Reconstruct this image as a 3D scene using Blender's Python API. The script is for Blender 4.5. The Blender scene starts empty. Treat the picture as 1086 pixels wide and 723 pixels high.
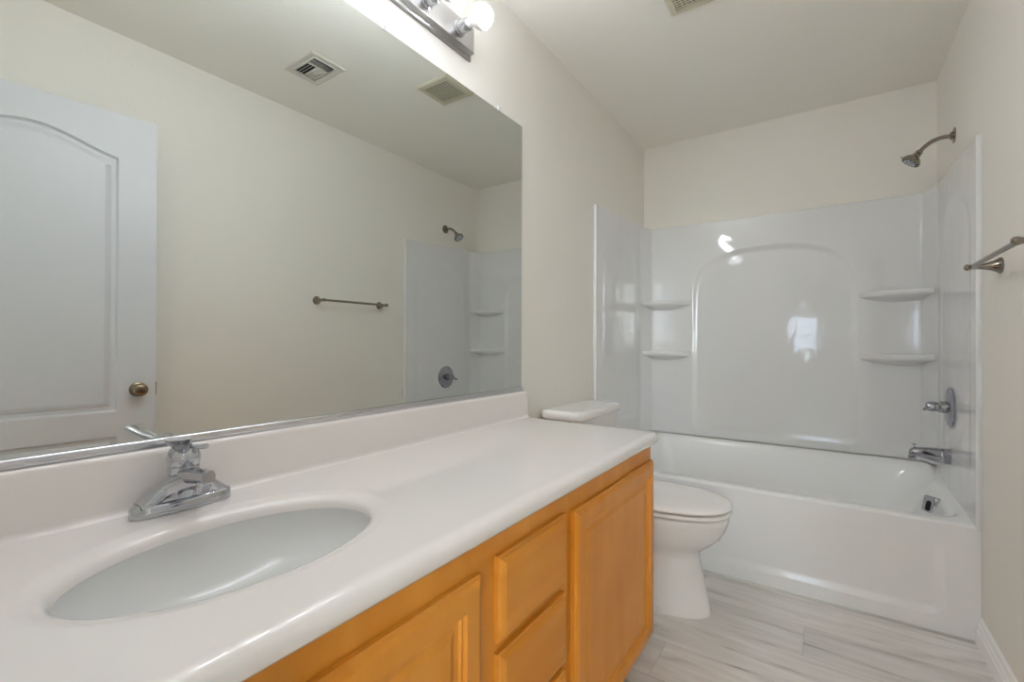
import bpy, bmesh, math, random
from mathutils import Vector, Matrix
random.seed(7)
S = bpy.context.scene
COL = S.collection
PI = math.pi

# ------------------------------------------------------------------ camera
YAW, PITCH, ROLL, FPX = .6029, .0035, .0032, 486.68
F = Vector((-math.sin(YAW)*math.cos(PITCH), math.cos(YAW)*math.cos(PITCH), math.sin(PITCH)))
R0 = Vector((math.cos(YAW), math.sin(YAW), 0)); U0 = R0.cross(F)
R = R0*math.cos(ROLL) + U0*math.sin(ROLL); U = -R0*math.sin(ROLL) + U0*math.cos(ROLL)
cam_d = bpy.data.cameras.new('camera'); cam = bpy.data.objects.new('camera', cam_d); COL.objects.link(cam)
m = Matrix((R, U, -F)).transposed().to_4x4(); m.translation = Vector((1.0633, 0.0, 1.0891))
cam.matrix_world = m
cam_d.sensor_width = 36; cam_d.lens = FPX/1086*36; cam_d.clip_start = .01
cam_d.shift_y = 0.0
S.camera = cam

# ------------------------------------------------------------------ light, exposure
BULB_STRENGTH = 64.0
WINDOW_STRENGTH = 6.0
HALL_BACK = 170.0
world = bpy.data.worlds.new('world'); S.world = world; world.use_nodes = True
bg = world.node_tree.nodes['Background']; bg.inputs[0].default_value = (.75, .85, 1, 1); bg.inputs[1].default_value = .4
S.view_settings.view_transform = 'Standard'; S.view_settings.look = 'None'
S.view_settings.gamma = 1; S.view_settings.use_curve_mapping = False
S.view_settings.exposure = 0.25
S.cycles.sample_clamp_indirect = 6.0
S.cycles.blur_glossy = 0.6
S.cycles.max_bounces = 14; S.cycles.diffuse_bounces = 8; S.cycles.glossy_bounces = 8
def area(name, loc, rot, sx, sy, power, color):
    d = bpy.data.lights.new(name, 'AREA'); d.shape = 'RECTANGLE'; d.size = sx; d.size_y = sy
    d.energy = power; d.color = color
    o = bpy.data.objects.new(name, d); o.location = loc; o.rotation_euler = rot; COL.objects.link(o); return o

# fill light added in the bedroom, out of view; no window stands there
area('bedroom_fill_light', (2.45, -3.9, 1.7), (PI/2, 0, PI), .9, 1.3, HALL_BACK, (.79, .885, 1.0))

# ------------------------------------------------------------------ materials
def lin(c): return tuple((x/12.92 if x <= .04045 else ((x+.055)/1.055)**2.4) for x in c)
def rgb(r, g, b): return lin((r/255, g/255, b/255)) + (1,)
def mat(name, col, rough=.5, metal=0., spec=.5, coat=0., coat_rough=.05):
    mt = bpy.data.materials.new(name); mt.use_nodes = True
    p = mt.node_tree.nodes['Principled BSDF']
    p.inputs['Base Color'].default_value = col; p.inputs['Roughness'].default_value = rough
    p.inputs['Metallic'].default_value = metal; p.inputs['Specular IOR Level'].default_value = spec
    p.inputs['Coat Weight'].default_value = coat; p.inputs['Coat Roughness'].default_value = coat_rough
    return mt
def N(mt, t, **kw):
    n = mt.node_tree.nodes.new(t)
    for k, v in kw.items(): setattr(n, k, v)
    return n
def L(mt, a, b): mt.node_tree.links.new(a, b)
def P(mt): return mt.node_tree.nodes['Principled BSDF']
def bump(mt, scale, strength, dist=.002, detail=3, stretch=None):
    tc = N(mt, 'ShaderNodeTexCoord'); nz = N(mt, 'ShaderNodeTexNoise')
    nz.inputs['Scale'].default_value = scale; nz.inputs['Detail'].default_value = detail
    src = tc.outputs['Object']
    if stretch:
        mp = N(mt, 'ShaderNodeMapping'); mp.inputs['Scale'].default_value = stretch
        L(mt, src, mp.inputs['Vector']); src = mp.outputs['Vector']
    L(mt, src, nz.inputs['Vector'])
    b = N(mt, 'ShaderNodeBump'); b.inputs['Strength'].default_value = strength; b.inputs['Distance'].default_value = dist
    L(mt, nz.outputs['Fac'], b.inputs['Height']); L(mt, b.outputs['Normal'], P(mt).inputs['Normal'])
    return nz
M = {}
M['wall'] = mat('wall_paint', rgb(237, 233, 225), .55, spec=.35); bump(M['wall'], 95, .22, .003, 2)
M['ceiling'] = mat('ceiling_paint', rgb(243, 240, 232), .8, spec=.2); bump(M['ceiling'], 80, .2, .003, 2)
M['trim'] = mat('trim_paint', rgb(248, 248, 248), .35)
M['door'] = mat('door_paint', rgb(216, 217, 221), .4); bump(M['door'], 30, .12, .001, 4, (9, 9, .6))
M['acrylic'] = mat('white_acrylic', rgb(232, 232, 232), .05, spec=.5, coat=.3, coat_rough=.03); bump(M['acrylic'], 9, .5, .004, 1)
M['tub'] = mat('white_tub', rgb(249, 249, 249), .12, spec=.5, coat=.3, coat_rough=.05)
M['china'] = mat('white_china', rgb(238, 236, 234), .12, coat=.4)
M['seat'] = mat('white_seat', rgb(247, 244, 242), .2)
M['marble'] = mat('cultured_marble', rgb(238, 232, 229), .09, coat=.5, coat_rough=.04)
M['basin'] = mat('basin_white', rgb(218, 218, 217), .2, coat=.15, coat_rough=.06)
M['chrome'] = mat('chrome', (.54, .55, .58, 1), .05, 1.)
M['tub_chrome'] = mat('tub_chrome', (.40, .41, .45, 1), .06, 1.)
M['nickel'] = mat('brushed_nickel', rgb(150, 142, 132), .17, 1.)
M['bronze'] = mat('antique_nickel', rgb(150, 134, 112), .26, 1.)
M['steel'] = mat('brushed_steel', rgb(214, 212, 212), .3, 1.)
M['dark'] = mat('dark_recess', rgb(26, 25, 24), .8)
M['grille'] = mat('cream_grille', rgb(206, 200, 178), .5)
M['register'] = mat('register_white', rgb(212, 208, 198), .45)
M['caulk'] = mat('caulk', rgb(222, 222, 218), .5)
M['mirror'] = mat('mirror_glass', (.742, .768, .742, 1), .0, 1.)
M['rail'] = mat('mirror_rail', rgb(214, 214, 216), .22, 1.)
M['edge'] = mat('glass_edge', rgb(120, 132, 126), .2)
M['clip'] = mat('clear_plastic', rgb(228, 228, 226), .2)
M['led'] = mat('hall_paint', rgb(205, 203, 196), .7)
def emis(name, col, s):
    mt = bpy.data.materials.new(name); mt.use_nodes = True
    p = P(mt); p.inputs['Base Color'].default_value = (.9, .9, .9, 1)
    p.inputs['Emission Color'].default_value = col; p.inputs['Emission Strength'].default_value = s
    return mt
M['bulb'] = emis('bulb_glow', (.862, .915, 1, 1), BULB_STRENGTH)
M['neck'] = mat('bulb_neck', rgb(240, 238, 234), .4)
M['sky'] = emis('window_daylight', (.62, .78, 1, 1), WINDOW_STRENGTH)

def wood(name, axis):
    mt = mat(name, rgb(186, 124, 66), .42, spec=.35, coat=.1, coat_rough=.2)
    tc = N(mt, 'ShaderNodeTexCoord'); mp = N(mt, 'ShaderNodeMapping')
    sc = [8, 8, 8]; sc['xyz'.index(axis)] = 1.1
    mp.inputs['Scale'].default_value = sc
    n1 = N(mt, 'ShaderNodeTexNoise'); n1.inputs['Scale'].default_value = 1.6; n1.inputs['Detail'].default_value = 6; n1.inputs['Distortion'].default_value = .5
    n2 = N(mt, 'ShaderNodeTexNoise'); n2.inputs['Scale'].default_value = 4.0; n2.inputs['Detail'].default_value = 2
    L(mt, tc.outputs['Object'], mp.inputs['Vector']); L(mt, mp.outputs['Vector'], n1.inputs['Vector']); L(mt, tc.outputs['Object'], n2.inputs['Vector'])
    r = N(mt, 'ShaderNodeValToRGB')
    r.color_ramp.elements[0].position = .3; r.color_ramp.elements[0].color = rgb(194, 119, 24)
    r.color_ramp.elements[1].position = .7; r.color_ramp.elements[1].color = rgb(214, 145, 56)
    L(mt, n1.outputs['Fac'], r.inputs['Fac'])
    mx = N(mt, 'ShaderNodeMix', data_type='RGBA'); mx.inputs['Factor'].default_value = .4
    r2 = N(mt, 'ShaderNodeValToRGB')
    r2.color_ramp.elements[0].position = .35; r2.color_ramp.elements[0].color = rgb(198, 121, 22)
    r2.color_ramp.elements[1].position = .65; r2.color_ramp.elements[1].color = rgb(215, 147, 60)
    L(mt, n2.outputs['Fac'], r2.inputs['Fac'])
    L(mt, r.outputs['Color'], mx.inputs['A']); L(mt, r2.outputs['Color'], mx.inputs['B'])
    L(mt, mx.outputs['Result'], P(mt).inputs['Base Color'])
    return mt
M['wood_v'] = wood('maple_vertical_grain', 'z'); M['wood_h'] = wood('maple_horizontal_grain', 'y')

def plank_floor():
    mt = mat('grey_plank_floor', rgb(190, 184, 176), .42, spec=.4)
    def math_(op, a, b=None):
        n = N(mt, 'ShaderNodeMath', operation=op)
        for i, v in enumerate((a, b)):
            if v is None: continue
            if isinstance(v, (int, float)): n.inputs[i].default_value = v
            else: L(mt, v, n.inputs[i])
        return n.outputs[0]
    tc = N(mt, 'ShaderNodeTexCoord'); sp = N(mt, 'ShaderNodeSeparateXYZ'); L(mt, tc.outputs['Object'], sp.inputs[0])
    x, y = sp.outputs['X'], sp.outputs['Y']
    yr = math_('DIVIDE', math_('SUBTRACT', y, .1), .2); row = math_('FLOOR', yr)
    xs = math_('DIVIDE', math_('ADD', x, math_('ADD', math_('MULTIPLY', row, .395), .255)), 1.2); cell = math_('FLOOR', xs)
    cb = N(mt, 'ShaderNodeCombineXYZ'); L(mt, row, cb.inputs[0]); L(mt, cell, cb.inputs[1])
    wn = N(mt, 'ShaderNodeTexWhiteNoise', noise_dimensions='3D'); L(mt, cb.outputs[0], wn.inputs['Vector'])
    # grain, shifted per plank
    cb2 = N(mt, 'ShaderNodeCombineXYZ')
    L(mt, math_('ADD', math_('MULTIPLY', x, 1.3), math_('MULTIPLY', wn.outputs['Value'], 37)), cb2.inputs[0])
    L(mt, math_('MULTIPLY', y, 11), cb2.inputs[1]); L(mt, math_('MULTIPLY', wn.outputs['Value'], 11), cb2.inputs[2])
    n1 = N(mt, 'ShaderNodeTexNoise'); n1.inputs['Scale'].default_value = 1.5; n1.inputs['Detail'].default_value = 7; n1.inputs['Distortion'].default_value = 1.1; n1.inputs['Roughness'].default_value = .6
    L(mt, cb2.outputs[0], n1.inputs['Vector'])
    rp = N(mt, 'ShaderNodeValToRGB'); e = rp.color_ramp.elements
    e[0].position = .27; e[0].color = rgb(166, 159, 153); e[1].position = .68; e[1].color = rgb(241, 238, 236)
    k = e.new(.42); k.color = rgb(221, 217, 213)
    L(mt, n1.outputs['Fac'], rp.inputs['Fac'])
    # small dark knots
    vo = N(mt, 'ShaderNodeTexVoronoi'); vo.inputs['Scale'].default_value = 1.0
    cb3 = N(mt, 'ShaderNodeCombineXYZ'); L(mt, math_('MULTIPLY', x, 2.6), cb3.inputs[0]); L(mt, math_('MULTIPLY', y, 6.5), cb3.inputs[1])
    L(mt, cb3.outputs[0], vo.inputs['Vector'])
    kn = N(mt, 'ShaderNodeMapRange'); kn.inputs['From Min'].default_value = .03; kn.inputs['From Max'].default_value = .11
    kn.inputs['To Min'].default_value = .55; kn.inputs['To Max'].default_value = 1
    L(mt, vo.outputs['Distance'], kn.inputs['Value'])
    tone = math_('ADD', math_('MULTIPLY', wn.outputs['Value'], .16), .88)
    fy = math_('FRACT', yr); fx = math_('FRACT', xs)
    ey = math_('MINIMUM', fy, math_('SUBTRACT', 1, fy)); ex = math_('MINIMUM', fx, math_('SUBTRACT', 1, fx))
    g1 = math_('GREATER_THAN', ey, .008); g2 = math_('GREATER_THAN', ex, .0013)
    gap = math_('ADD', math_('MULTIPLY', math_('MULTIPLY', g1, g2), .17), .83)
    fac = math_('MULTIPLY', math_('MULTIPLY', tone, gap), kn.outputs[0])
    vm = N(mt, 'ShaderNodeVectorMath', operation='SCALE'); L(mt, rp.outputs['Color'], vm.inputs[0]); L(mt, fac, vm.inputs['Scale'])
    L(mt, vm.outputs['Vector'], P(mt).inputs['Base Color'])
    b = N(mt, 'ShaderNodeBump'); b.inputs['Strength'].default_value = .15; b.inputs['Distance'].default_value = .002
    L(mt, n1.outputs['Fac'], b.inputs['Height']); L(mt, b.outputs['Normal'], P(mt).inputs['Normal'])
    return mt
M['floor'] = plank_floor()

# ------------------------------------------------------------------ object helpers
ORG = {}
def thing(name, label, cat, loc, group=None):
    o = bpy.data.objects.new(name, None); COL.objects.link(o); o.location = loc
    o.empty_display_size = .05; o['label'] = label; o['category'] = cat
    if group: o['group'] = group
    ORG[o.name] = Vector(loc); return o
def obj(name, bm, mt, parent=None, loc=None, angle=35, label=None):
    """link a bmesh (written in world coordinates) as ONE mesh object"""
    bmesh.ops.recalc_face_normals(bm, faces=bm.faces)
    me = bpy.data.meshes.new(name); o = bpy.data.objects.new(name, me)
    org = ORG[parent.name] if parent else Vector(loc or (0, 0, 0))
    bmesh.ops.translate(bm, vec=-org, verts=bm.verts)
    bm.to_mesh(me); bm.free()
    me.shade_smooth(); me.set_sharp_from_angle(angle=math.radians(angle))
    at = me.attributes.get('flat')
    if at:
        fl = [d.value for d in at.data]
        for p in me.polygons:
            if fl[p.index]: p.use_smooth = False
        me.attributes.remove(me.attributes['flat'])
    for k in (mt if isinstance(mt, list) else [mt]): me.materials.append(k)
    COL.objects.link(o)
    if parent: o.parent = parent
    else: o.location = org
    ORG[o.name] = org
    if label: o['label'] = label
    return o
def tag(o, label, cat, group=None):
    o['label'] = label; o['category'] = cat
    if group: o['group'] = group
    return o
def struct(name, bm, mt, loc=None, angle=35, label=None, cat=None):
    o = obj(name, bm, mt, None, loc, angle); o['kind'] = 'structure'
    if label: o['label'] = label
    if cat: o['category'] = cat
    return o
def flat(bm, faces):
    ly = bm.faces.layers.int.get('flat') or bm.faces.layers.int.new('flat')
    for f in faces: f[ly] = 1
def BM():
    b = bmesh.new(); b.faces.layers.int.new('flat'); return b
def box(bm, x0, x1, y0, y1, z0, z1, bev=0, seg=2):
    vs = [bm.verts.new(v) for v in [(x0,y0,z0),(x1,y0,z0),(x1,y1,z0),(x0,y1,z0),(x0,y0,z1),(x1,y0,z1),(x1,y1,z1),(x0,y1,z1)]]
    fs = [bm.faces.new([vs[i] for i in f]) for f in [(0,3,2,1),(4,5,6,7),(0,1,5,4),(1,2,6,5),(2,3,7,6),(3,0,4,7)]]
    if bev:
        es = set(e for f in fs for e in f.edges)
        bmesh.ops.bevel(bm, geom=list(es), offset=bev, segments=seg, profile=.5, affect='EDGES')
def loft(bm, rings, cap0=True, cap1=True, closed=True):
    R_ = [[bm.verts.new(p) for p in r] for r in rings]
    n = len(R_[0])
    for a, b in zip(R_[:-1], R_[1:]):
        for i in range(n if closed else n-1):
            j = (i+1) % n
            bm.faces.new((a[i], a[j], b[j], b[i]))
    if cap0: flat(bm, [bm.faces.new(R_[0][::-1])])
    if cap1: flat(bm, [bm.faces.new(R_[-1])])
    return R_
def frame_of(d):
    d = Vector(d).normalized(); a = Vector((0, 0, 1)) if abs(d.z) < .9 else Vector((1, 0, 0))
    u = d.cross(a).normalized(); return u, d.cross(u).normalized()
def lathe(bm, o, d, prof, seg=32, cap0=True, cap1=True):
    """prof: (distance along d, radius)"""
    o = Vector(o); d = Vector(d).normalized(); u, v = frame_of(d)
    loft(bm, [[o + d*t + (u*math.cos(2*PI*i/seg) + v*math.sin(2*PI*i/seg))*max(r, 1e-4) for i in range(seg)] for t, r in prof], cap0, cap1)
def tube(bm, pts, rad, seg=16, sy=1.0, up=None, pw=1.0):
    pts = [Vector(p) for p in pts]; n = len(pts)
    rad = rad if isinstance(rad, (list, tuple)) else [rad]*n
    rings = []; prev = None
    for i, p in enumerate(pts):
        t = (pts[min(i+1, n-1)] - pts[max(i-1, 0)]).normalized()
        if prev is None: u, v = frame_of(t)
        else:
            u = (prev - t*prev.dot(t)).normalized(); v = t.cross(u)
        if up is not None:
            v = (Vector(up) - t*t.dot(Vector(up))).normalized(); u = v.cross(t)
        prev = u
        r = rad[i]; ru, rv = r if isinstance(r, (tuple, list)) else (r, r*sy)
        q = lambda c: math.copysign(abs(c)**pw, c)
        rings.append([p + u*ru*q(math.cos(2*PI*k/seg)) + v*rv*q(math.sin(2*PI*k/seg)) for k in range(seg)])
    loft(bm, rings)
def bez(pts, n=24):
    """smooth curve through points (Catmull-Rom)"""
    pts = [Vector(p) for p in pts]; q = [pts[0]*2-pts[1]] + pts + [pts[-1]*2-pts[-2]]; out = []
    for i in range(1, len(q)-2):
        for k in range(n):
            t = k/n; a, b, c, d = q[i-1], q[i], q[i+1], q[i+2]
            out.append(.5*((2*b) + (c-a)*t + (2*a-5*b+4*c-d)*t*t + (3*b-a-3*c+d)*t**3))
    out.append(pts[-1]); return out
def rrect(x0, x1, y0, y1, r, k=8):
    """rounded rectangle outline, counter-clockwise"""
    out = []
    for cx, cy, a in ((x1-r, y1-r, 0), (x0+r, y1-r, 90), (x0+r, y0+r, 180), (x1-r, y0+r, 270)):
        for i in range(k+1):
            t = math.radians(a + 90*i/k); out.append((cx + r*math.cos(t), cy + r*math.sin(t)))
    return out
def offset(poly, d):
    """inset a CCW outline by d"""
    n = len(poly); out = []
    for i in range(n):
        p0, p1, p2 = Vector(poly[i-1]), Vector(poly[i]), Vector(poly[(i+1) % n])
        a = (p1-p0); b = (p2-p1)
        if a.length < 1e-9: a = b
        if b.length < 1e-9: b = a
        a.normalize(); b.normalize()
        na, nb = Vector((-a.y, a.x)), Vector((-b.y, b.x))
        h = na + nb; h = na if h.length < 1e-6 else h.normalized()
        c = max(.35, h.dot(na)); out.append(tuple(p1 + h*(d/c)))
    return out
def panel_face(bm, mp, outer, holes):
    """a flat face (outer outline in u,v) with recessed / raised panels; holes = [(outline, [(inset, depth), ...])]; mp(u, v, depth) -> xyz"""
    edges = []
    ov = [bm.verts.new(mp(u, v, 0)) for u, v in outer]
    edges += [bm.edges.new((ov[i], ov[(i+1) % len(ov)])) for i in range(len(ov))]
    for outline, prof in holes:
        rings = [[bm.verts.new(mp(u, v, dp)) for u, v in offset(outline, ins)] for ins, dp in prof]
        n = len(outline)
        edges += [bm.edges.new((rings[0][i], rings[0][(i+1) % n])) for i in range(n)]
        for a, b in zip(rings[:-1], rings[1:]):
            for i in range(n):
                j = (i+1) % n; bm.faces.new((a[i], a[j], b[j], b[i]))
        flat(bm, [bm.faces.new(rings[-1])])
    g = bmesh.ops.triangle_fill(bm, edges=edges, use_beauty=True, use_dissolve=False)
    flat(bm, [f for f in g['geom'] if isinstance(f, bmesh.types.BMFace)])
    return ov

W, H, YB, YT = 1.524, 2.445, 3.18, 2.34
# ------------------------------------------------------------------ the room shell
HX0, HX1, HY = -1.0, 3.0, -4.0            # the bedroom outside the door
bm = BM(); box(bm, HX0, HX1, HY, YB+.1, -.08, 0); struct('floor', bm, M['floor'], label='grey-beige wood plank floor with boards running parallel to the tub', cat='floor')
bm = BM(); box(bm, HX0, HX1, HY, YB+.1, H, H+.08); struct('ceiling', bm, M['ceiling'], label='flat pale cream ceiling', cat='ceiling')
bm = BM(); box(bm, -.1, 0, 0, YB, 0, H); struct('wall_left', bm, M['wall'], label='cream wall behind the mirror and toilet', cat='wall')
bm = BM(); box(bm, W, W+.1, 0, YB, 0, H); struct('wall_right', bm, M['wall'], label='cream wall with the towel bar and shower fittings', cat='wall')
bm = BM(); box(bm, -.1, W+.1, YB, YB+.1, 0, H); struct('wall_back', bm, M['wall'], label='cream wall above the tub surround', cat='wall')
DX0, DX1, DZ = .69, 1.485, 2.06           # doorway
bm = BM(); box(bm, HX0, DX0, -.12, 0, 0, H); box(bm, DX1, HX1, -.12, 0, 0, H); box(bm, DX0, DX1, -.12, 0, DZ, H)
struct('wall_front', bm, M['wall'], label='cream wall around the bathroom doorway', cat='wall')
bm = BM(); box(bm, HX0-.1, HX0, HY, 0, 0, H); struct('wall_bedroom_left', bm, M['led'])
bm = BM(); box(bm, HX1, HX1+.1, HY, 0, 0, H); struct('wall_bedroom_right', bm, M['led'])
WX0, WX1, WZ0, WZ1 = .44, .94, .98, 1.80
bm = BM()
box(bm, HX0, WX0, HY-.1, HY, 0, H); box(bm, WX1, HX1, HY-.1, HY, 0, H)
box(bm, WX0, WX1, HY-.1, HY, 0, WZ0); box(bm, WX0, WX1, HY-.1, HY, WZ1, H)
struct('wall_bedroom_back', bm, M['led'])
bm = BM()
for a in ((WX0, WX0+.03, WZ0, WZ1), (WX1-.03, WX1, WZ0, WZ1), (WX0+.03, WX1-.03, WZ0, WZ0+.03), (WX0+.03, WX1-.03, WZ1-.03, WZ1), (WX0+.03, WX1-.03, 1.36, 1.39)):
    box(bm, a[0], a[1], HY-.07, HY-.02, a[2], a[3])
win = struct('window_1', bm, M['trim'], label='white framed bedroom window with daylight behind', cat='window')
bm = BM(); box(bm, WX0+.03, WX1-.03, HY-.06, HY-.055, WZ0+.03, 1.36); box(bm, WX0+.03, WX1-.03, HY-.06, HY-.055, 1.39, WZ1-.03)
obj('pane', bm, M['sky'], win)
# door jamb lining
bm = BM(); box(bm, DX0, DX0+.015, -.12, 0, 0, DZ); box(bm, DX1-.015, DX1, -.12, 0, 0, DZ); box(bm, DX0+.015, DX1-.015, -.12, 0, DZ-.012, DZ)
struct('trim_1', bm, M['trim'])

def baseboard(name, x, s, y0, y1):
    prof = [(0, 0), (.016, 0), (.016, .050), (.0155, .054), (.0115, .056), (.0115, .061), (.0135, .064), (.0135, .070), (.0125, .073), (.0085, .076), (.0075, .083), (.0095, .086), (.0085, .093), (.004, .098), (0, .099)]
    bm = BM(); loft(bm, [[(x + s*a, y, b) for a, b in prof] for y in (y0, y1)]); return struct(name, bm, M['trim'], angle=20)
baseboard('baseboard_right', W, -1, .02, YT-.003)['label'] = 'white moulded baseboard along the right wall'
baseboard('baseboard_left', 0, 1, 1.64, YT-.003)
bm = BM(); tube(bm, [(.02, YT-.004, .0025), (W-.02, YT-.004, .0025)], .0055, 8)
struct('trim_2', bm, M['caulk'])

# ------------------------------------------------------------------ open entry door (seen in the mirror)
def make_door():
    hx, hy = 1.458, .012; ex, ey = 1.385, .775
    d = Vector((ex-hx, ey-hy, 0)); wd = d.length; d.normalize(); nrm = Vector((-d.y, d.x, 0))   # nrm -> towards -x
    base = Vector((hx, hy, 0)); z0, z1, th = .012, 2.045, .035
    mp = lambda u, v, dp: base + d*u + Vector((0, 0, v)) + nrm*dp
    c, hw = wd/2+.003, .252
    top = []
    for i in range(33):
        s = 1 - 2*i/32; a = .85*PI
        top.append((c + hw*s, 1.858 + .068*(math.cos(a*abs(s))-math.cos(a))/(1-math.cos(a))))
    upper = [(c-hw, .795), (c+hw, .795)] + top
    lower = [(c-hw, .24), (c+hw, .24), (c+hw, .692), (c-hw, .692)]
    prof = [(0, 0), (.008, -.011), (.016, -.0125), (.022, -.012), (.040, -.0015), (.044, -.001)]
    bm = BM()
    ov = panel_face(bm, mp, [(0, z0), (wd, z0), (wd, z1), (0, z1)], [(upper, prof), (lower, prof)])
    bk = [bm.verts.new(mp(u, v, -th)) for u, v in [(0, z0), (wd, z0), (wd, z1), (0, z1)]]
    bm.faces.new(bk)
    for i in range(4): bm.faces.new((ov[i], ov[(i+1) % 4], bk[(i+1) % 4], bk[i]))
    o = obj('door_1', bm, M['door'], None, (hx, hy, 0), 25); o['kind'] = 'structure'
    o['label'] = 'open white two-panel door with arched top panel, seen in the mirror'; o['category'] = 'door'
    for sgn, off in ((1, 0), (-1, -th)):
        k0 = mp(wd-.062, .884, off); bm = BM()
        lathe(bm, k0, nrm*sgn, [(0, .030), (.004, .031), (.008, .029), (.012, .020), (.014, .0125), (.028, .0115), (.032, .018), (.037, .0245), (.046, .0275), (.054, .0262), (.060, .021), (.0625, .012), (.063, .004)])
        kb = obj('door_knob', bm, M['bronze'], o, label='round antique nickel door knob')
        if sgn == 1:
            bm = BM(); lathe(bm, k0 + nrm*.0625, nrm, [(0, .004), (.002, .0035)], 12)
            obj('lock_button', bm, M['dark'], kb)
    bm = BM(); box(bm, 0, .003, -.0125, .0125, -.028, .028)
    bmesh.ops.transform(bm, matrix=Matrix.Translation(mp(wd+.0005, .884, -th/2)) @ Matrix(((d.x, nrm.x, 0, 0), (d.y, nrm.y, 0, 0), (0, 0, 1, 0), (0, 0, 0, 1))), verts=bm.verts)
    obj('latch_plate', bm, M['bronze'], o)
make_door()

# ------------------------------------------------------------------ bathtub
def make_tub():
    root = thing('bathtub', 'white alcove bathtub with a recessed apron, across the end of the room', 'bathtub', (W/2, YT, 0))
    x0, x1, y0, y1 = .0008, W-.0008, YT, YB-.004
    bm = BM(); K = 8
    rim = rrect(x0, x1, y0, y1, .012, K)
    def ring(a0, a1, b0, b1, r, z, zb=None):
        out = []
        for (x, y) in rrect(a0, a1, b0, b1, r, K):
            t = max(0, min(1, (y - (y1-.16))/.12)); zz = z + ((zb - z)*t*t*(3-2*t) if zb is not None else 0)
            out.append((x, y, zz))
        return out
    rings = [ring(x0, x1, y0+.012, y1, .004, .40),
             ring(x0, x1, y0, y1, .004, .4125, .474),
             ring(x0, x1, y0+.0012, y1, .005, .4172, .478),
             ring(x0+.001, x1-.001, y0+.005, y1-.001, .008, .4212, .480),
             ring(x0+.006, x1-.006, y0+.013, y1-.006, .02, .423, .482),
             ring(.045, x1-.022, y0+.055, y1-.018, .10, .423, .478),
             ring(.056, x1-.028, y0+.068, y1-.026, .12, .420, .468),
             ring(.064, x1-.036, y0+.078, y1-.034, .13, .410, .448),
             ring(.075, x1-.055, y0+.088, y1-.046, .14, .38, .40),
             ring(.10, x1-.100, y0+.10, y1-.066, .15, .30, .31),
             ring(.13, x1-.145, y0+.11, y1-.085, .16, .22, .22),
             ring(.19, x1-.19, y0+.135, y1-.12, .16, .12, .12),
             ring(.24, x1-.24, y0+.17, y1-.16, .15, .085, .085)]
    loft(bm, rings, cap0=False)
    obj('tub_shell', bm, M['tub'], root, angle=50)
    bm = BM()
    mp = lambda u, v, dp: (u, YT - dp*max(0, min(1, (.36-v)/.2)), v)
    ov = panel_face(bm, mp, [(x0, .0), (x1, .0), (x1, .4123), (x0, .4123)],
        [(rrect(.09, 1.425, .062, .372, .05, 8), [(0, 0), (.006, -.0008), (.022, -.009), (.03, -.0105), (.034, -.0105)])])
    bk = [bm.verts.new((u, YT+.03, v)) for u, v in [(x0, 0), (x1, 0), (x1, .402), (x0, .402)]]
    for i in range(4): bm.faces.new((ov[i], ov[(i+1) % 4], bk[(i+1) % 4], bk[i]))
    bm.faces.new(bk)
    obj('apron', bm, M['tub'], root, angle=40)
    # overflow on the end wall under the spout
    bm = BM(); d = Vector((-.78, -.58, .24)).normalized(); c = Vector((1.446, 2.775, .366)); up = (Vector((0, 0, 1)) - d*d.z).normalized(); sd = up.cross(d)
    def prism(bm, w, h, a, b, r, dz=0):
        pts = rrect(-w/2, w/2, -h/2, h/2, r, 5)
        loft(bm, [[c + sd*p[0] + up*(p[1]+dz) + d*t for p in offset(pts, ins)] for t, ins in ((a-.012, 0), (b-.002, 0), (b, .003))])
    prism(bm, .060, .072, -.004, .012, .012)
    ofl = obj('overflow_plate', bm, M['chrome'], root, label='chrome overflow plate')
    bm = BM(); prism(bm, .026, .046, .010, .0135, .010, -.008)
    obj('overflow_slot', bm, M['dark'], ofl)
    bm = BM(); lathe(bm, (1.20, 2.75, .084), (0, 0, 1), [(0, .033), (.004, .032), (.005, .026), (.003, .012)])
    obj('tub_drain', bm, M['chrome'], root, label='chrome drain')
make_tub()

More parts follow.
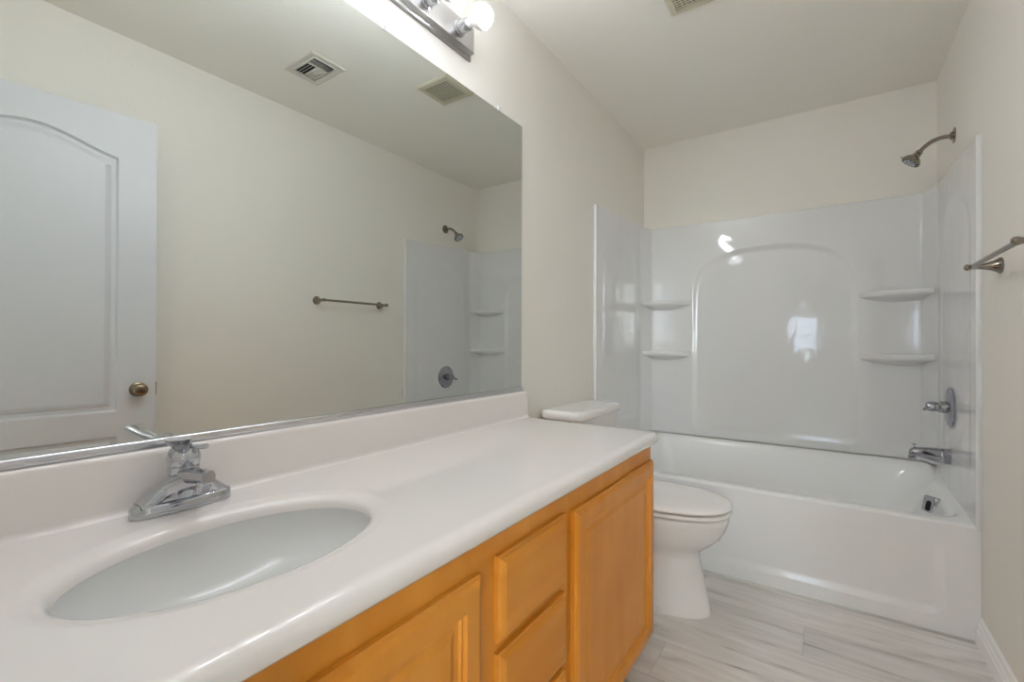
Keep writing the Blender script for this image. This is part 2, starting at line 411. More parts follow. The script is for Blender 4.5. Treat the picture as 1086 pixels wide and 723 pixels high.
# ------------------------------------------------------------------ tub surround
def arch_outline(c, hw, zb, zs, zt, n=40, p=2.5, rb=.04):
    out = [(c-hw+rb*(1-math.sin(t)), zb+rb*(1-math.cos(t))) for t in (PI/2, PI/3, PI/6, 0)]
    out += [(c+hw-rb*(1-math.sin(t)), zb+rb*(1-math.cos(t))) for t in (0, PI/6, PI/3, PI/2)]
    for i in range(n+1):
        s = math.cos(PI*i/n); sg = 1 if s >= 0 else -1
        a = abs(math.cos(PI*i/n)); b = math.sin(PI*i/n)
        out.append((c + hw*sg*a**(2/p), zs + (zt-zs)*b**(2/p)))
    return out
def make_surround():
    root = thing('tub_surround', 'glossy white three-wall shower surround with arched back panel above the tub', 'shower surround', (W/2, YB, .48))
    YP = 3.165; XP = .014; ZB0 = .4875
    # back
    bm = BM(); mp = lambda u, v, dp: (u, YP - dp, v)
    n = 12; xa, xb = .075, W-.075
    ztop = 1.868
    outer = [(xa, ZB0), (xb, ZB0), (xb, ztop), (xa, ztop)]
    fade = lambda v: .30 + .70*max(0, min(1, (v-.55)/.5))
    mp = lambda u, v, dp: (u, YP - dp*fade(v), v)
    ov = panel_face(bm, mp, outer, [(arch_outline(.764, .440, .525, 1.40, 1.69),
        [(0, 0), (.006, -.0012), (.014, -.0055), (.03, -.0125), (.036, -.0135), (.04, -.0137)])])
    t = [bm.verts.new((x, YP+.004, ztop+.003)) for x in (xb, xa)]; t2 = [bm.verts.new((x, YB-.0005, ztop+.004)) for x in (xb, xa)]
    bm.faces.new((ov[2], ov[3], t[1], t[0])); bm.faces.new((t[0], t[1], t2[1], t2[0]))
    obj('back_panel', bm, M['acrylic'], root, angle=50)
    for side in (0, 1):
        X = (lambda x: x) if side == 0 else (lambda x: W - x)
        # plan outline from the front flange to the back panel: (x, y)
        y0 = YT-.006
        plan = [(.0005, y0), (.009, y0), (.0125, y0+.0015), (.0150, y0+.005), (.0160, y0+.010), (.0153, y0+.017), (XP, y0+.024)]
        flat0 = plan[-1]
        cor = [(XP, 3.035), (XP, 3.068), (XP+.0008, 3.073), (XP+.003, 3.078), (.055, 3.1575), (.0585, 3.162), (.063, 3.1645), (.068, YP), (.075, YP)]
        def zt(y): return 1.850 + .030*max(0, min(1, (y-y0)/(3.06-y0)))
        bm = BM()
        def strip(pl, ztf):
            g = [[bm.verts.new((X(x), y, z)) for x, y in pl] for z in (ZB0 if pl is cor else .41,)]
            tp = [bm.verts.new((X(x), y, ztf(x, y))) for x, y in pl]
            cap = [bm.verts.new((X(max(.0005, x-.004)) , y+ (.003 if x > .03 else 0), ztf(x, y)+.003)) for x, y in pl]
            wl = []
            for x, y in pl:
                if x < .045: wl.append(bm.verts.new((X(.0005), min(y, YB-.001), ztf(x, y)+.004)))
                else: wl.append(bm.verts.new((X(x), YB-.0005, ztf(x, y)+.004)))
            for r0, r1 in ((g[0], tp), (tp, cap), (cap, wl)):
                for i in range(len(pl)-1):
                    try: bm.faces.new((r0[i], r0[i+1], r1[i+1], r1[i]))
                    except ValueError: pass
            return g[0], tp
        strip(plan, lambda x, y: zt(y))
        strip(cor, lambda x, y: 1.880 - .012*max(0, min(1, (x-.03)/.045)))
        mps = lambda u, v, dp: (X(XP + dp), u, v)
        a, b = flat0[1], 3.035
        ov = panel_face(bm, mps, [(a, .41), (b, .41), (b, zt(b)), (a, zt(a))],
            [(arch_outline((a+b)/2+.01, .285, .60, 1.50, 1.735, p=2.2), [(0, 0), (.008, -.0004), (.035, -.0026), (.045, -.003)])])
        q = [bm.verts.new((X(.0005), y, zt(y)+.004)) for y in (b, a)]
        bm.faces.new((ov[2], ov[3], q[1], q[0]))
        bmesh.ops.remove_doubles(bm, verts=bm.verts, dist=.0004)
        obj('side_panel', bm, M['acrylic'], root, angle=50)
        # corner shelves
        for zs in (1.372, 1.036):
            bm = BM(); lip = .030
            pl = []
            for i in range(21):
                s = i/20; x = .022 + .296*s
                y = 3.1655 - .092*(1-s**1.7)**.62 if s < 1 else 3.1655
                pl.append((x, y))
            rows = [(0, zs-.004), (.003, zs), ]
            def pt(x, y, k):      # pull the outline towards the back corner by k (0..1)
                return (x + (.03 - x)*0 , y + (3.168 - y)*k)
            R_ = []
            for k, z in ((1, zs+.0), (.12, zs), (.03, zs-.002), (0, zs-.007), (0, zs-lip+.006), (.05, zs-lip), (.5, zs-lip-.012), (1, zs-lip-.034)):
                R_.append([(X(x), pt(x, y, k)[1], z if z > zs-lip-.001 else zs-lip+(z-zs+lip)*max(.02, math.sin(PI*min(1, .12+.88*(x-.022)/.296)))**.8) for x, y in pl])
            loft(bm, R_, False, False, closed=False)
            # closed end against the side panel corner
            e = [bm.verts.new(r[0]) for r in R_]; bm.faces.new(e)
            bmesh.ops.remove_doubles(bm, verts=bm.verts, dist=.00005)
            obj('corner_shelf', bm, M['acrylic'], root, angle=45)
make_surround()

# ------------------------------------------------------------------ vanity cabinets
FX, DXF = .545, .565
def rect_loft(bm, y0, y1, z0, z1, prof, cap0=True):
    """raised rectangular slab facing +x: prof = (inset, x)"""
    loft(bm, [[(x, y0+i, z0+i), (x, y1-i, z0+i), (x, y1-i, z1-i), (x, y0+i, z1-i)] for i, x in prof], cap0, True)
def cab_door(root, y0, y1, z0, z1):
    bm = BM(); a = FX + .0008; f = DXF
    rect_loft(bm, y0, y1, z0, z1, [(0, a), (0, f-.009), (.003, f-.0075), (.006, f-.004), (.012, f-.001), (.015, f), (.047, f), (.048, f-.002), (.050, f-.007),
                                   (.055, f-.0075), (.0575, f-.0115), (.064, f-.0125), (.068, f-.0125), (.080, f-.0085), (.082, f-.0085)])
    return obj('door', bm, M['wood_v'], root, angle=18)
def drawer(root, y0, y1, z0, z1):
    bm = BM(); a = FX + .0008; f = DXF
    rect_loft(bm, y0, y1, z0, z1, [(0, a), (0, f-.010), (.003, f-.0085), (.006, f-.005), (.013, f-.0012), (.016, f)])
    return obj('drawer', bm, M['wood_h'], root, angle=18)
def cabinet(label, ya, yb, openings, end_right=False):
    root = thing('vanity_cabinet', label, 'cabinet', (.0, (ya+yb)/2, 0), None)
    bm = BM()
    box(bm, .002, FX-.02, ya, ya+.016, .09, .7415); box(bm, .002, FX-.02, yb-.016, yb, .09, .7415)
    box(bm, .002, .012, ya+.016, yb-.016, .09, .60); box(bm, .012, FX-.02, ya+.016, yb-.016, .09, .106)
    obj('carcass', bm, M['wood_v'], root)
    bm = BM(); box(bm, .45, .465, ya, yb, 0, .09); box(bm, .002, .45, ya, ya+.016, 0, .09); box(bm, .002, .45, yb-.016, yb, 0, .09)
    obj('toe_kick', bm, M['wood_h'], root)
    bm = BM(); mp = lambda u, v, dp: (FX + dp, u, v)
    outer = [(ya, .09), (yb, .09), (yb, .7415), (ya, .7415)]
    ov = panel_face(bm, mp, outer, [([(a, c), (b, c), (b, d), (a, d)], [(0, 0), (0.0005, -.0195), (.001, -.0195)]) for a, b, c, d in openings])
    bk = [bm.verts.new((FX-.02, u, v)) for u, v in outer]
    for i in range(4): bm.faces.new((ov[i], ov[(i+1) % 4], bk[(i+1) % 4], bk[i]))
    obj('face_frame', bm, M['wood_v'], root, angle=20)
    return root
YS = .992
c1 = cabinet('honey maple vanity cabinet with drawers beneath the sink end of the countertop', .004, YS-.0006,
             [(.04, .62, .12, .65), (.72, .94, .54, .66), (.72, .94, .36, .49), (.72, .94, .12, .31)])
cab_door(c1, .014, .642, .073, .680)
drawer(c1, .694, .963, .524, .688); drawer(c1, .694, .963, .342, .505); drawer(c1, .694, .963, .073, .323)
c2 = cabinet('honey maple vanity cabinet with one single door, at the toilet end of the countertop', YS+.0006, 1.622, [(1.04, 1.57, .12, .65)])
cab_door(c2, 1.007, 1.609, .073, .680)

# ------------------------------------------------------------------ countertop with basin and backsplash
ZC = .778; SX, SY, SA, SB = .2955, .3595, .1425, .2185
def make_top():
    root = thing('vanity_countertop', 'glossy cream cultured marble countertop with oval sink, on the maple cabinets', 'countertop', (.0, .8, .742))
    xf, y1, y0, rc = .580, 1.633, .002, .040
    pts = [((.001, y0), (0, 0)), ((xf, y0), (-1, 0))]
    for i in range(9):
        t = PI/2*i/8; pts.append(((xf-rc+rc*math.cos(t), y1-rc+rc*math.sin(t)), (-math.cos(t), -math.sin(t))))
    pts.append(((.001, y1), (0, -1)))
    prof = [(.014, .7422), (.005, .7445), (.001, .7495), (0, .756), (.001, .762), (.004, .768), (.009, .773), (.016, .7765), (.026, ZC), (.034, ZC)]
    bm = BM()
    rings = [[(p[0]+n[0]*i, p[1]+n[1]*i, z) for p, n in pts] for i, z in prof]
    V = loft(bm, rings, cap0=False, cap1=False)
    n = 72
    def el(k, z): return [(SX + (SA+k)*math.cos(2*PI*i/n), SY + (SB+k)*math.sin(2*PI*i/n), z) for i in range(n)]
    E_ = loft(bm, [el(k, z) for k, z in ((.036, ZC), (.028, ZC-.0006), (.018, ZC-.0026), (.010, ZC-.006), (.004, ZC-.011), (.001, ZC-.017), (0, ZC-.024), (.004, ZC-.030))], False, False)
    es = [bm.edges.get((V[-1][i], V[-1][(i+1) % len(pts)])) for i in range(len(pts))] + [bm.edges.get((E_[0][i], E_[0][(i+1) % n])) for i in range(n)]
    g = bmesh.ops.triangle_fill(bm, edges=es, use_beauty=True)
    flat(bm, [f for f in g['geom'] if isinstance(f, bmesh.types.BMFace)])
    # underside
    b0 = [bm.verts.new(v.co) for v in V[0]]; bo = loft(bm, [el(.03, .7424)], False, False)[0]
    eb = [bm.edges.new((b0[i], b0[(i+1) % len(b0)])) for i in range(len(b0))] + [bm.edges.new((bo[i], bo[(i+1) % n])) for i in range(n)]
    bmesh.ops.triangle_fill(bm, edges=eb, use_beauty=True)
    obj('slab', bm, M['marble'], root, angle=40)
    prof = [(.001, ZC-.001), (.036, ZC-.001), (.030, ZC+.0006), (.0262, ZC+.003), (.0235, ZC+.007), (.0225, ZC+.013), (.0222, .876), (.0212, .8815), (.0185, .8855), (.0145, .887), (.001, .887)]
    bm = BM(); loft(bm, [[(x, y, z) for x, z in prof] for y in (.002, 1.630)])
    obj('backsplash', bm, M['marble'], root, angle=40)
    bm = BM()
    def eb_(s, z): return [(SX - .070*max(0, 1-s)**1.3 + (SA+.001)*s*math.cos(2*PI*i/n), SY + (SB+.001)*s*math.sin(2*PI*i/n), z) for i in range(n)]
    zb = ZC-.021
    D = .100; prof_b = [(math.cos(t), zb - D*math.sin(t)**.9) for t in [PI/2*k/16*.955 for k in range(17)]]
    inner = [eb_(s, z) for s, z in prof_b]
    loft(bm, inner, False, False)
    outer = [eb_(s*1.03, z-.006) for s, z in prof_b]
    outer = [[(x, y, z) for x, y, z in r] for r in outer]
    loft(bm, [inner[0]] + outer, False, False)
    bmesh.ops.remove_doubles(bm, verts=bm.verts, dist=.00005)
    ba = obj('basin', bm, M['basin'], root, angle=50, label='greyish white oval basin')
    bm = BM(); lathe(bm, (SX-.066, SY, zb-D-.002), (0, 0, 1), [(0, .026), (.003, .0265), (.0045, .024), (.0035, .019), (.0005, .017), (-.006, .016)], 32, False, True)
    dr = obj('drain', bm, M['chrome'], ba, label='chrome drain ring')
    bm = BM(); lathe(bm, (SX-.066, SY, zb-D-.007), (0, 0, 1), [(0, .012), (.006, .0135), (.0085, .0125), (.0095, .006)], 24)
    obj('stopper', bm, M['chrome'], dr)
make_top()

# ------------------------------------------------------------------ faucet
def make_faucet():
    fx, fy = .064, .362
    root = thing('sink_faucet', 'chrome single-handle faucet on the countertop behind the sink', 'faucet', (fx, fy, ZC))
    bm = BM(); seg = 64
    # deck: long low body, ends low, middle swelling up into the spout
    hy, hx = .0815, .0265
    def ring(z, ins, hump):
        out = []
        for i in range(seg):
            t = 2*PI*i/seg; c, s = math.cos(t), math.sin(t)
            e = 2/3.2
            y = (hy-ins)*(abs(s)**e)*(1 if s >= 0 else -1); x = (hx-ins)*(abs(c)**(2/2.4))*(1 if c >= 0 else -1)
            out.append((fx+x, fy+y, z))
        return out
    loft(bm, [ring(ZC+.0005, 0, 0), ring(ZC+.016, 0, 0), ring(ZC+.0205, .002, 0), ring(ZC+.0225, .006, 0), ring(ZC+.023, .012, 0)])
    obj('deck_plate', bm, M['chrome'], root, angle=40)
    bm = BM()
    # shoulders rising from each end to the hub
    rows = []
    for i in range(41):
        q = -1 + 2*i/40; y = fy + q*.070; b = .017
        h = .008 + .052*max(0, 1-abs(q)**1.3); xf = .0225 + .050*max(0, 1-abs(q)/.55)**1.4; th = .024
        top = b + h; lo = max(b + .001, top - th)
        sec = [(-.0225, b), (-.0225, b+.45*h), (-.020, b+.75*h), (-.014, b+.94*h), (-.006, top), (.006, top), (xf*.6, top), (xf-.007, top-.0005), (xf-.002, top-.003), (xf, top-.008),
               (xf, (top+lo)/2), (xf-.0012, lo+.001), (.018+.35*(xf-.0225), max(b, lo-.004)), (.018, b + max(0, lo-b)*.45), (.0195, b)]
        rows.append([(fx+x, y, ZC+z) for x, z in sec])
    loft(bm, rows)
    hub = [(.018, .021), (.060, .0215), (.066, .0255), (.078, .0262), (.080, .0245)]
    lathe(bm, (fx, fy, ZC), (0, 0, 1), hub, 40)
    obj('body', bm, M['chrome'], root, angle=40)
    bm = BM()
    path = bez([(fx+.020, fy, ZC+.062), (fx+.05, fy, ZC+.067), (fx+.08, fy, ZC+.0715), (fx+.106, fy, ZC+.0735)], 8)
    rad = [(.0205 - .0095*(i/(len(path)-1))**.8, .0150 - .0035*i/(len(path)-1)) for i in range(len(path))]
    tube(bm, path, rad, 32, up=(0, 0, 1), pw=.72)
    bmesh.ops.bevel(bm, geom=[e for e in bm.edges if len(e.link_faces) == 2 and any(len(f.verts) > 8 for f in e.link_faces)], offset=.003, segments=2, affect='EDGES')
    sp = obj('spout', bm, M['chrome'], root, angle=40)
    bm = BM(); lathe(bm, (fx+.088, fy, ZC+.065), (0, 0, -1), [(0, .011), (.008, .011), (.010, .0125), (.018, .0125), (.019, .010)], 24)
    obj('aerator', bm, M['chrome'], sp)
    # dome handle with a winged lever
    bm = BM()
    lathe(bm, (fx, fy, ZC+.081), (.12, 0, 1), [(0, .0245), (.003, .0265), (.012, .0275), (.021, .026), (.029, .022), (.035, .015), (.038, .007), (.0388, .001)], 40)
    hd = obj('handle', bm, M['chrome'], root, angle=50)
    bm = BM()
    tube(bm, bez([(fx+.002, fy, ZC+.110), (fx+.018, fy-.009, ZC+.118), (fx+.036, fy-.019, ZC+.128), (fx+.050, fy-.028, ZC+.139)], 8),
         [(.013+.0085*i/24, .0085-.0045*i/24) for i in range(25)], 20, up=(0, 0, 1))
    obj('lever', bm, M['chrome'], hd, angle=50)
    bm = BM()
    tube(bm, bez([(fx, fy+.004, ZC+.112), (fx+.022, fy+.018, ZC+.113), (fx+.032, fy+.026, ZC+.114)], 8), [(.009, .005)]*17, 16, up=(0, 0, 1))
    obj('lever_tail', bm, M['chrome'], hd, angle=50)
    bm = BM(); lathe(bm, (fx-.028, fy-.0, ZC+.024), (0, 0, 1), [(0, .003), (.03, .003), (.031, .005), (.036, .005), (.037, .003)], 12)
    obj('lift_rod', bm, M['chrome'], root)
make_faucet()

# ------------------------------------------------------------------ wall mirror
def make_mirror():
    root = thing('wall_mirror', 'large frameless mirror on the left wall above the backsplash', 'mirror', (0, .8, .89))
    y0, y1, z0, z1 = .004, 1.607, .893, 1.995
    bm = BM(); box(bm, .0008, .0055, y0, y1, z0, z1)
    g = obj('glass', bm, [M['edge'], M['mirror']], root)
    for p in g.data.polygons:
        if p.normal.x > .9: p.material_index = 1
    prof = [(.0006, .8885), (.013, .8885), (.0135, .891), (.0135, .899), (.0125, .902), (.0105, .9035), (.0085, .9035), (.0078, .902), (.0078, .8925), (.0006, .8925)]
    bm = BM(); loft(bm, [[(x, y, z) for x, z in prof] for y in (y0, y1)])
    obj('bottom_rail', bm, M['rail'], root, angle=25)
    for y in (.30, .880, 1.441):
        bm = BM(); box(bm, .0007, .009, y-.009, y+.009, z1-.004, z1+.016, .002)
        lathe(bm, (.009, y, z1+.008), (1, 0, 0), [(0, .0042), (.002, .0038), (.0028, .002)], 12)
        obj('mirror_clip', bm, M['clip'], root)
make_mirror()

# ------------------------------------------------------------------ vanity light bar
def make_light():
    y1, z = 1.268, 2.152; y0 = y1 - .92
    root = thing('vanity_light', 'brushed steel light bar with round glowing bulbs, on the wall above the mirror', 'light fixture', (0, (y0+y1)/2, z))
    bm = BM()
    rect_loft(bm, y0, y1, z-.056, z+.056, [(0, .0005), (0, .006), (.004, .010), (.010, .012), (.012, .014), (.012, .030), (.0145, .033)])
    pl = obj('back_plate', bm, M['steel'], root, angle=20)
    first = None
    for k in range(6):
        y = 1.174 - .1525*k
        if first is None:
            bm = BM(); lathe(bm, (.0335, y, z), (1, 0, 0), [(0, .026), (.003, .026), (.005, .0205), (.036, .0205), (.040, .0195), (.041, .017)], 32)
            s = obj('socket', bm, M['chrome'], root, angle=30)
            bm = BM(); prof = [(0, .0145), (.012, .0155), (.018, .018)]
            lathe(bm, (.0745, y, z), (1, 0, 0), prof, 32)
            nk = obj('bulb_neck', bm, M['neck'], s)
            bm = BM(); bmesh.ops.create_uvsphere(bm, u_segments=32, v_segments=20, radius=.0385, matrix=Matrix.Translation((.130, y, z+.002)) @ Matrix.Rotation(PI/2, 4, 'Y'))
            b = obj('bulb', bm, [M['neck'], M['bulb']], s, label='glowing round white bulb')
            for p in b.data.polygons: p.material_index = 1 if p.normal.x > .02 else 0     # back half made unlit, added to keep glare off the wall behind
            first = (s, nk, b, y)
        else:
            s0, n0, b0, yy = first
            s = s0.copy(); COL.objects.link(s); s.parent = root; s.location = (0, y-yy, 0)
            for ch in (n0, b0):
                c = ch.copy(); COL.objects.link(c); c.parent = s
make_light()

# ------------------------------------------------------------------ toilet
def make_toilet():
    yc = 1.975
    root = thing('toilet', 'white two-piece toilet with closed lid, between the vanity and the tub', 'toilet', (.38, yc, 0))
    n = 56
    def egg(xb, xf, w, z, p=2.25, split=.42):
        xc = xb + (xf-xb)*split; out = []
        for i in range(n):
            t = 2*PI*i/n; c, s = math.cos(t), math.sin(t)
            sx = (xf-xc) if c >= 0 else (xc-xb)
            out.append((xc + sx*(abs(c)**(2/p))*(1 if c >= 0 else -1), yc + w*(abs(s)**(2/p))*(1 if s >= 0 else -1), z))
        return out
    bm = BM()
    loft(bm, [egg(.17, .676, .112, .0005, 2.4), egg(.168, .677, .113, .008, 2.4), egg(.17, .674, .111, .018, 2.4), egg(.172, .660, .106, .09, 2.4), egg(.172, .645, .102, .16, 2.4), egg(.17, .634, .100, .215, 2.4), egg(.165, .634, .103, .238, 2.3),
              egg(.16, .648, .116, .256, 2.3), egg(.158, .683, .142, .283, 2.2), egg(.155, .712, .161, .312), egg(.155, .731, .174, .345), egg(.155, .741, .180, .376), egg(.155, .743, .1815, .396), egg(.16, .739, .178, .403), egg(.17, .73, .17, .404)])
    obj('bowl', bm, M['china'], root, angle=60)
    bm = BM()
    loft(bm, [[(x, y, z) for x, y in rrect(.03, .30, yc-.1-k, yc+.1+k, .04, 6)] for k, z in ((.0, .27), (.03, .33), (.07, .375), (.075, .396), (.072, .400))])
    obj('rear_deck', bm, M['china'], root, angle=50)
    bm = BM()
    loft(bm, [egg(.28, .725, .163, .4075), egg(.27, .738, .174, .4115), egg(.258, .751, .1855, .414), egg(.257, .753, .187, .418), egg(.258, .751, .186, .4245), egg(.262, .745, .182, .427)])
    obj('seat', bm, M['seat'], root, angle=60)
    bm = BM()
    loft(bm, [egg(.28, .725, .163, .4335), egg(.258, .747, .183, .4350), egg(.252, .754, .188, .438), egg(.250, .756, .1895, .442), egg(.253, .752, .187, .4475), egg(.262, .740, .179, .4515), egg(.29, .70, .15, .4545), egg(.36, .60, .08, .456)])
    obj('seat_lid', bm, M['seat'], root, angle=60)
    bm = BM()
    for s in (-1, 1): tube(bm, [(.243, yc+s*.075-.02, .428), (.243, yc+s*.075+.02, .428)], .011, 14)
    box(bm, .23, .262, yc-.11, yc+.11, .405, .420, .004)
    obj('seat_hinge', bm, M['seat'], root)
    bm = BM()
    loft(bm, [[(x, y, z) for x, y in rrect(.022, xf, yc-hw, yc+hw, .035, 8)] for xf, hw, z in ((.175, .185, .401), (.185, .195, .405), (.19, .2, .43), (.198, .222, .70), (.199, .224, .7535))])
    obj('tank', bm, M['china'], root, angle=50)
    bm = BM()
    def lidring(ins, z):
        out = []
        for x, y in rrect(.010+ins, .232-ins, yc-.246+ins, yc+.228-ins, .05-ins*.5, 10):
            s = (y-yc)/.238; out.append((x - (.020*s*s if x > .1 else 0), y, z))
        return out
    loft(bm, [lidring(.010, .7542), (lidring(.003, .757)), lidring(0, .763), lidring(0, .780), lidring(.002, .787), lidring(.007, .792), lidring(.016, .7945), lidring(.03, .7955)])
    obj('tank_lid', bm, M['china'], root, angle=50)
    for s in (-1, 1):
        bm = BM(); lathe(bm, (.50, yc+s*.100, .014), (0, s, .55), [(0, .009), (.010, .0085), (.013, .006), (.0145, .002)], 16)
        obj('bolt_cap', bm, M['china'], root)
make_toilet()

# ------------------------------------------------------------------ shower fittings on the right wall
YV = 2.775
def make_shower():
    root = thing('shower_fixture', 'brushed nickel shower head on a bent arm, high on the right wall', 'shower head', (W, YV, 2.012))
    bm = BM(); lathe(bm, (W-.0005, YV, 2.012), (-1, 0, 0), [(0, .033), (.003, .0335), (.0045, .031), (.0065, .020), (.0085, .0175), (.013, .0165), (.015, .013)], 36)
    obj('flange', bm, M['nickel'], root, angle=20)
    path = bez([(W-.012, YV, 2.012), (1.478, YV, 2.011), (1.448, YV, 2.001), (1.424, YV, 1.983), (1.405, YV, 1.963)], 8)
    bm = BM(); tube(bm, path, .0088, 16)
    obj('arm', bm, M['nickel'], root, angle=50)
    d = Vector((-.62, 0, -.78)).normalized(); o = Vector((1.410, YV, 1.968))
    bm = BM(); lathe(bm, o, d, [(0, .011), (.004, .0135), (.012, .0135), (.014, .0115), (.018, .0155), (.026, .0175), (.030, .021), (.036, .029), (.046, .0365), (.053, .039), (.058, .039), (.060, .0365), (.059, .034)], 40)
    hd = obj('head', bm, M['nickel'], root, angle=22)
    bm = BM(); lathe(bm, o + d*.0585, d, [(0, .034), (.001, .034), (.0015, .026), (.003, .0255), (.003, .016), (.001, .0155), (.001, .008), (.0035, .0075), (.0035, .001)], 36)
    obj('spray_face', bm, M['chrome'], hd, angle=25)
    u, v = frame_of(d); bm = BM()
    for k in range(12):
        a = 2*PI*k/12; c = o + d*.0595 + (u*math.cos(a)+v*math.sin(a))*.030
        lathe(bm, c, d, [(0, .0028), (.003, .0022)], 8)
    obj('spray_nozzles', bm, M['dark'], hd)
    bm = BM(); c = o + d*.052; e = Vector((-.78, 0, .62)); tube(bm, [c + e*.037, c + e*.048], [.003, .0025], 8)
    obj('spray_lever', bm, M['chrome'], hd)
make_shower()
XR = W - .014 + .0022        # face of the recessed side panel
def make_valve():
    z = .808
    root = thing('shower_valve', 'round chrome shower valve with lever handle, on the surround above the tub spout', 'shower valve', (XR, YV, z))
    bm = BM(); lathe(bm, (XR, YV, z), (-1, 0, 0), [(0, .088), (.004, .089), (.008, .086), (.014, .074), (.018, .05), (.019, .03)], 48)
    obj('escutcheon', bm, M['tub_chrome'], root)
    bm = BM(); lathe(bm, (XR-.011, YV, z), (-1, 0, 0), [(0, .027), (.004, .0275), (.03, .025), (.032, .021), (.044, .0205), (.046, .0225), (.062, .0215), (.070, .018), (.074, .010), (.0745, .002)], 32)
    h = obj('handle', bm, M['tub_chrome'], root)
    bm = BM(); tube(bm, bez([(XR-.070, YV, z-.002), (XR-.079, YV+.022, z-.012), (XR-.082, YV+.044, z-.020)], 6), [(.010 - .003*i/12, .007) for i in range(13)], 14, up=(1, 0, 0))
    obj('lever', bm, M['tub_chrome'], h, angle=50)
make_valve()
def make_spout():
    z = .590; x0 = W-.014+.0025
    root = thing('tub_spout', 'chrome tub spout with pull-up diverter, on the right end wall of the tub', 'tub spout', (x0, YV, z))
    bm = BM(); rings = []
    for t, zt, zb, hw in ((0, .034, -.034, .030), (.002, .035, -.035, .031), (.04, .034, -.030, .029), (.08, .032, -.022, .027), (.115, .029, -.013, .025), (.120, .0285, -.0135, .0245), (.132, .025, -.018, .0225), (.140, .016, -.018, .0195), (.1425, .006, -.016, .017)):
        ring = []
        for i in range(28):
            a = 2*PI*i/28; c, s = math.cos(a), math.sin(a)
            ring.append((x0 - t, YV + hw*(abs(c)**.8)*(1 if c >= 0 else -1), z + (zt+zb)/2 + (zt-zb)/2*(abs(s)**.8)*(1 if s >= 0 else -1)))
        rings.append(ring)
    loft(bm, rings)
    s = obj('spout_body', bm, M['tub_chrome'], root, angle=40)
    bm = BM(); lathe(bm, (x0-.124, YV, z+.024), (0, 0, 1), [(0, .003), (.012, .003), (.013, .0065), (.018, .0075), (.020, .006)], 16)
    obj('diverter_knob', bm, M['tub_chrome'], s)
    bm = BM(); lathe(bm, (x0-.131, YV, z-.0165), (0, 0, -1), [(0, .0155), (.006, .0155), (.006, .012), (.002, .011)], 20)
    obj('outlet', bm, M['tub_chrome'], s)
make_spout()
def make_towel():
    z, xb = 1.343, 1.452
    root = thing('towel_bar', 'brushed nickel towel bar with flared posts, on the right wall before the tub', 'towel bar', (W, 1.87, z))
    first = None
    for y in (1.632, 2.108):
        if first is None:
            bm = BM(); lathe(bm, (W-.0005, y, z), (-1, 0, 0), [(0, .0255), (.003, .0262), (.006, .0255), (.009, .0225), (.020, .0165), (.034, .0118), (.050, .0086), (.062, .0076), (.068, .008), (.072, .010), (.078, .0112), (.084, .010), (.088, .006), (.089, .001)], 32)
            p = obj('post', bm, M['nickel'], root, angle=25); first = (p, y)
        else:
            p = first[0].copy(); COL.objects.link(p); p.parent = root; p.location = (0, y-first[1], 0)
    bm = BM(); tube(bm, [(xb, 1.632, z), (xb, 2.108, z)], .0072, 20)
    obj('bar', bm, M['nickel'], root)
make_towel()

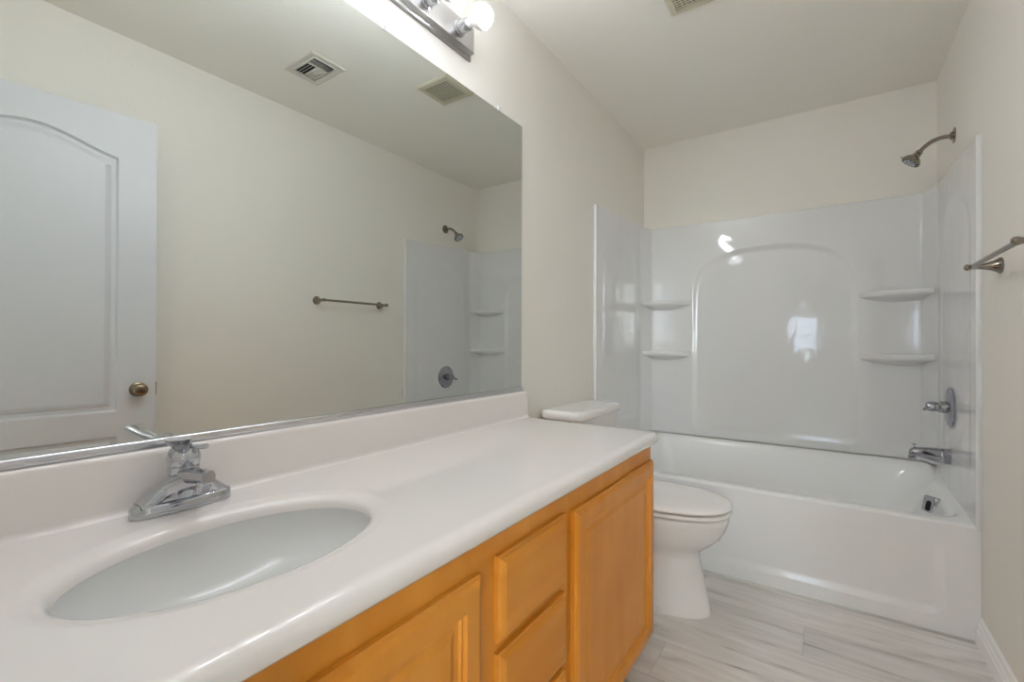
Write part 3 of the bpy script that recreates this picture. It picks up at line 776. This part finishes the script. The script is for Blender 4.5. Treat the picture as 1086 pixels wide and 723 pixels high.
# ------------------------------------------------------------------ ceiling vents
def make_fan():
    x0, x1, y0, y1 = .530, .752, 1.708, 1.932
    root = thing('exhaust_fan', 'square cream exhaust fan grille with fine mesh, on the ceiling near the mirror', 'exhaust fan', ((x0+x1)/2, (y0+y1)/2, H))
    bm = BM()
    def sq(i, z): return [(x0+i, y0+i, z), (x1-i, y0+i, z), (x1-i, y1-i, z), (x0+i, y1-i, z)]
    loft(bm, [sq(0, H-.0005), sq(0, H-.006), sq(.008, H-.013), sq(.024, H-.016), sq(.028, H-.016), sq(.028, H-.003)], False, False)
    f = obj('frame', bm, M['grille'], root, angle=20)
    bm = BM(); box(bm, x0+.027, x1-.027, y0+.027, y1-.027, H-.004, H-.002); obj('backing', bm, M['dark'], f)
    bm = BM(); a0, a1 = x0+.028, x1-.028; b0, b1 = y0+.028, y1-.028
    for k in range(13):
        y = b0 + (b1-b0)*(k+.5)/13; box(bm, a0, a1, y-.0019, y+.0019, H-.0155, H-.0125)
    for k in range(9):
        x = a0 + (a1-a0)*(k+.5)/9; box(bm, x-.0013, x+.0013, b0, b1, H-.0145, H-.0125)
    obj('grille', bm, M['grille'], root)
make_fan()
def make_register():
    x0, x1, y0, y1 = .920, 1.170, 1.218, 1.408
    root = thing('air_register', 'white metal ceiling air register with open slats, reflected left of the fan grille', 'air vent', ((x0+x1)/2, (y0+y1)/2, H))
    bm = BM()
    def sq(i, z): return [(x0+i, y0+i, z), (x1-i, y0+i, z), (x1-i, y1-i, z), (x0+i, y1-i, z)]
    loft(bm, [sq(0, H-.0005), sq(0, H-.003), sq(.006, H-.008), sq(.012, H-.009), sq(.032, H-.005), sq(.034, H-.009), sq(.038, H-.0095), sq(.039, H-.0015)], False, False)
    f = obj('frame', bm, M['register'], root, angle=20)
    a0, a1, b0, b1 = x0+.039, x1-.039, y0+.039, y1-.039
    bm = BM(); box(bm, a0, a1, b0, b1, H-.003, H-.001); obj('duct_opening', bm, M['dark'], f)
    for k in range(4):                      # long slats near the mirror side
        x = a0 + .010 + k*.011
        bm = BM(); loft(bm, [[(x+.007, y, H-.004), (x+.009, y, H-.004), (x+.001, y, H-.011), (x-.001, y, H-.011)] for y in (b0, b1)])
        obj('slat', bm, M['register'], root)
    for k in range(7):                      # short cross slats
        y = b0 + .006 + k*(b1-b0-.01)/7
        s = 1 if k > 2 else -1
        bm = BM(); loft(bm, [[(x, y, H-.004), (x, y+.002, H-.004), (x, y+.002+.008*s, H-.0115), (x, y+.008*s, H-.0115)] for x in (a0+.058, a1-.004)])
        obj('slat', bm, M['register'], root)
    bm = BM(); box(bm, a0+.053, a0+.057, b0, b1, H-.011, H-.003); obj('slat_divider', bm, M['register'], root)
make_register()
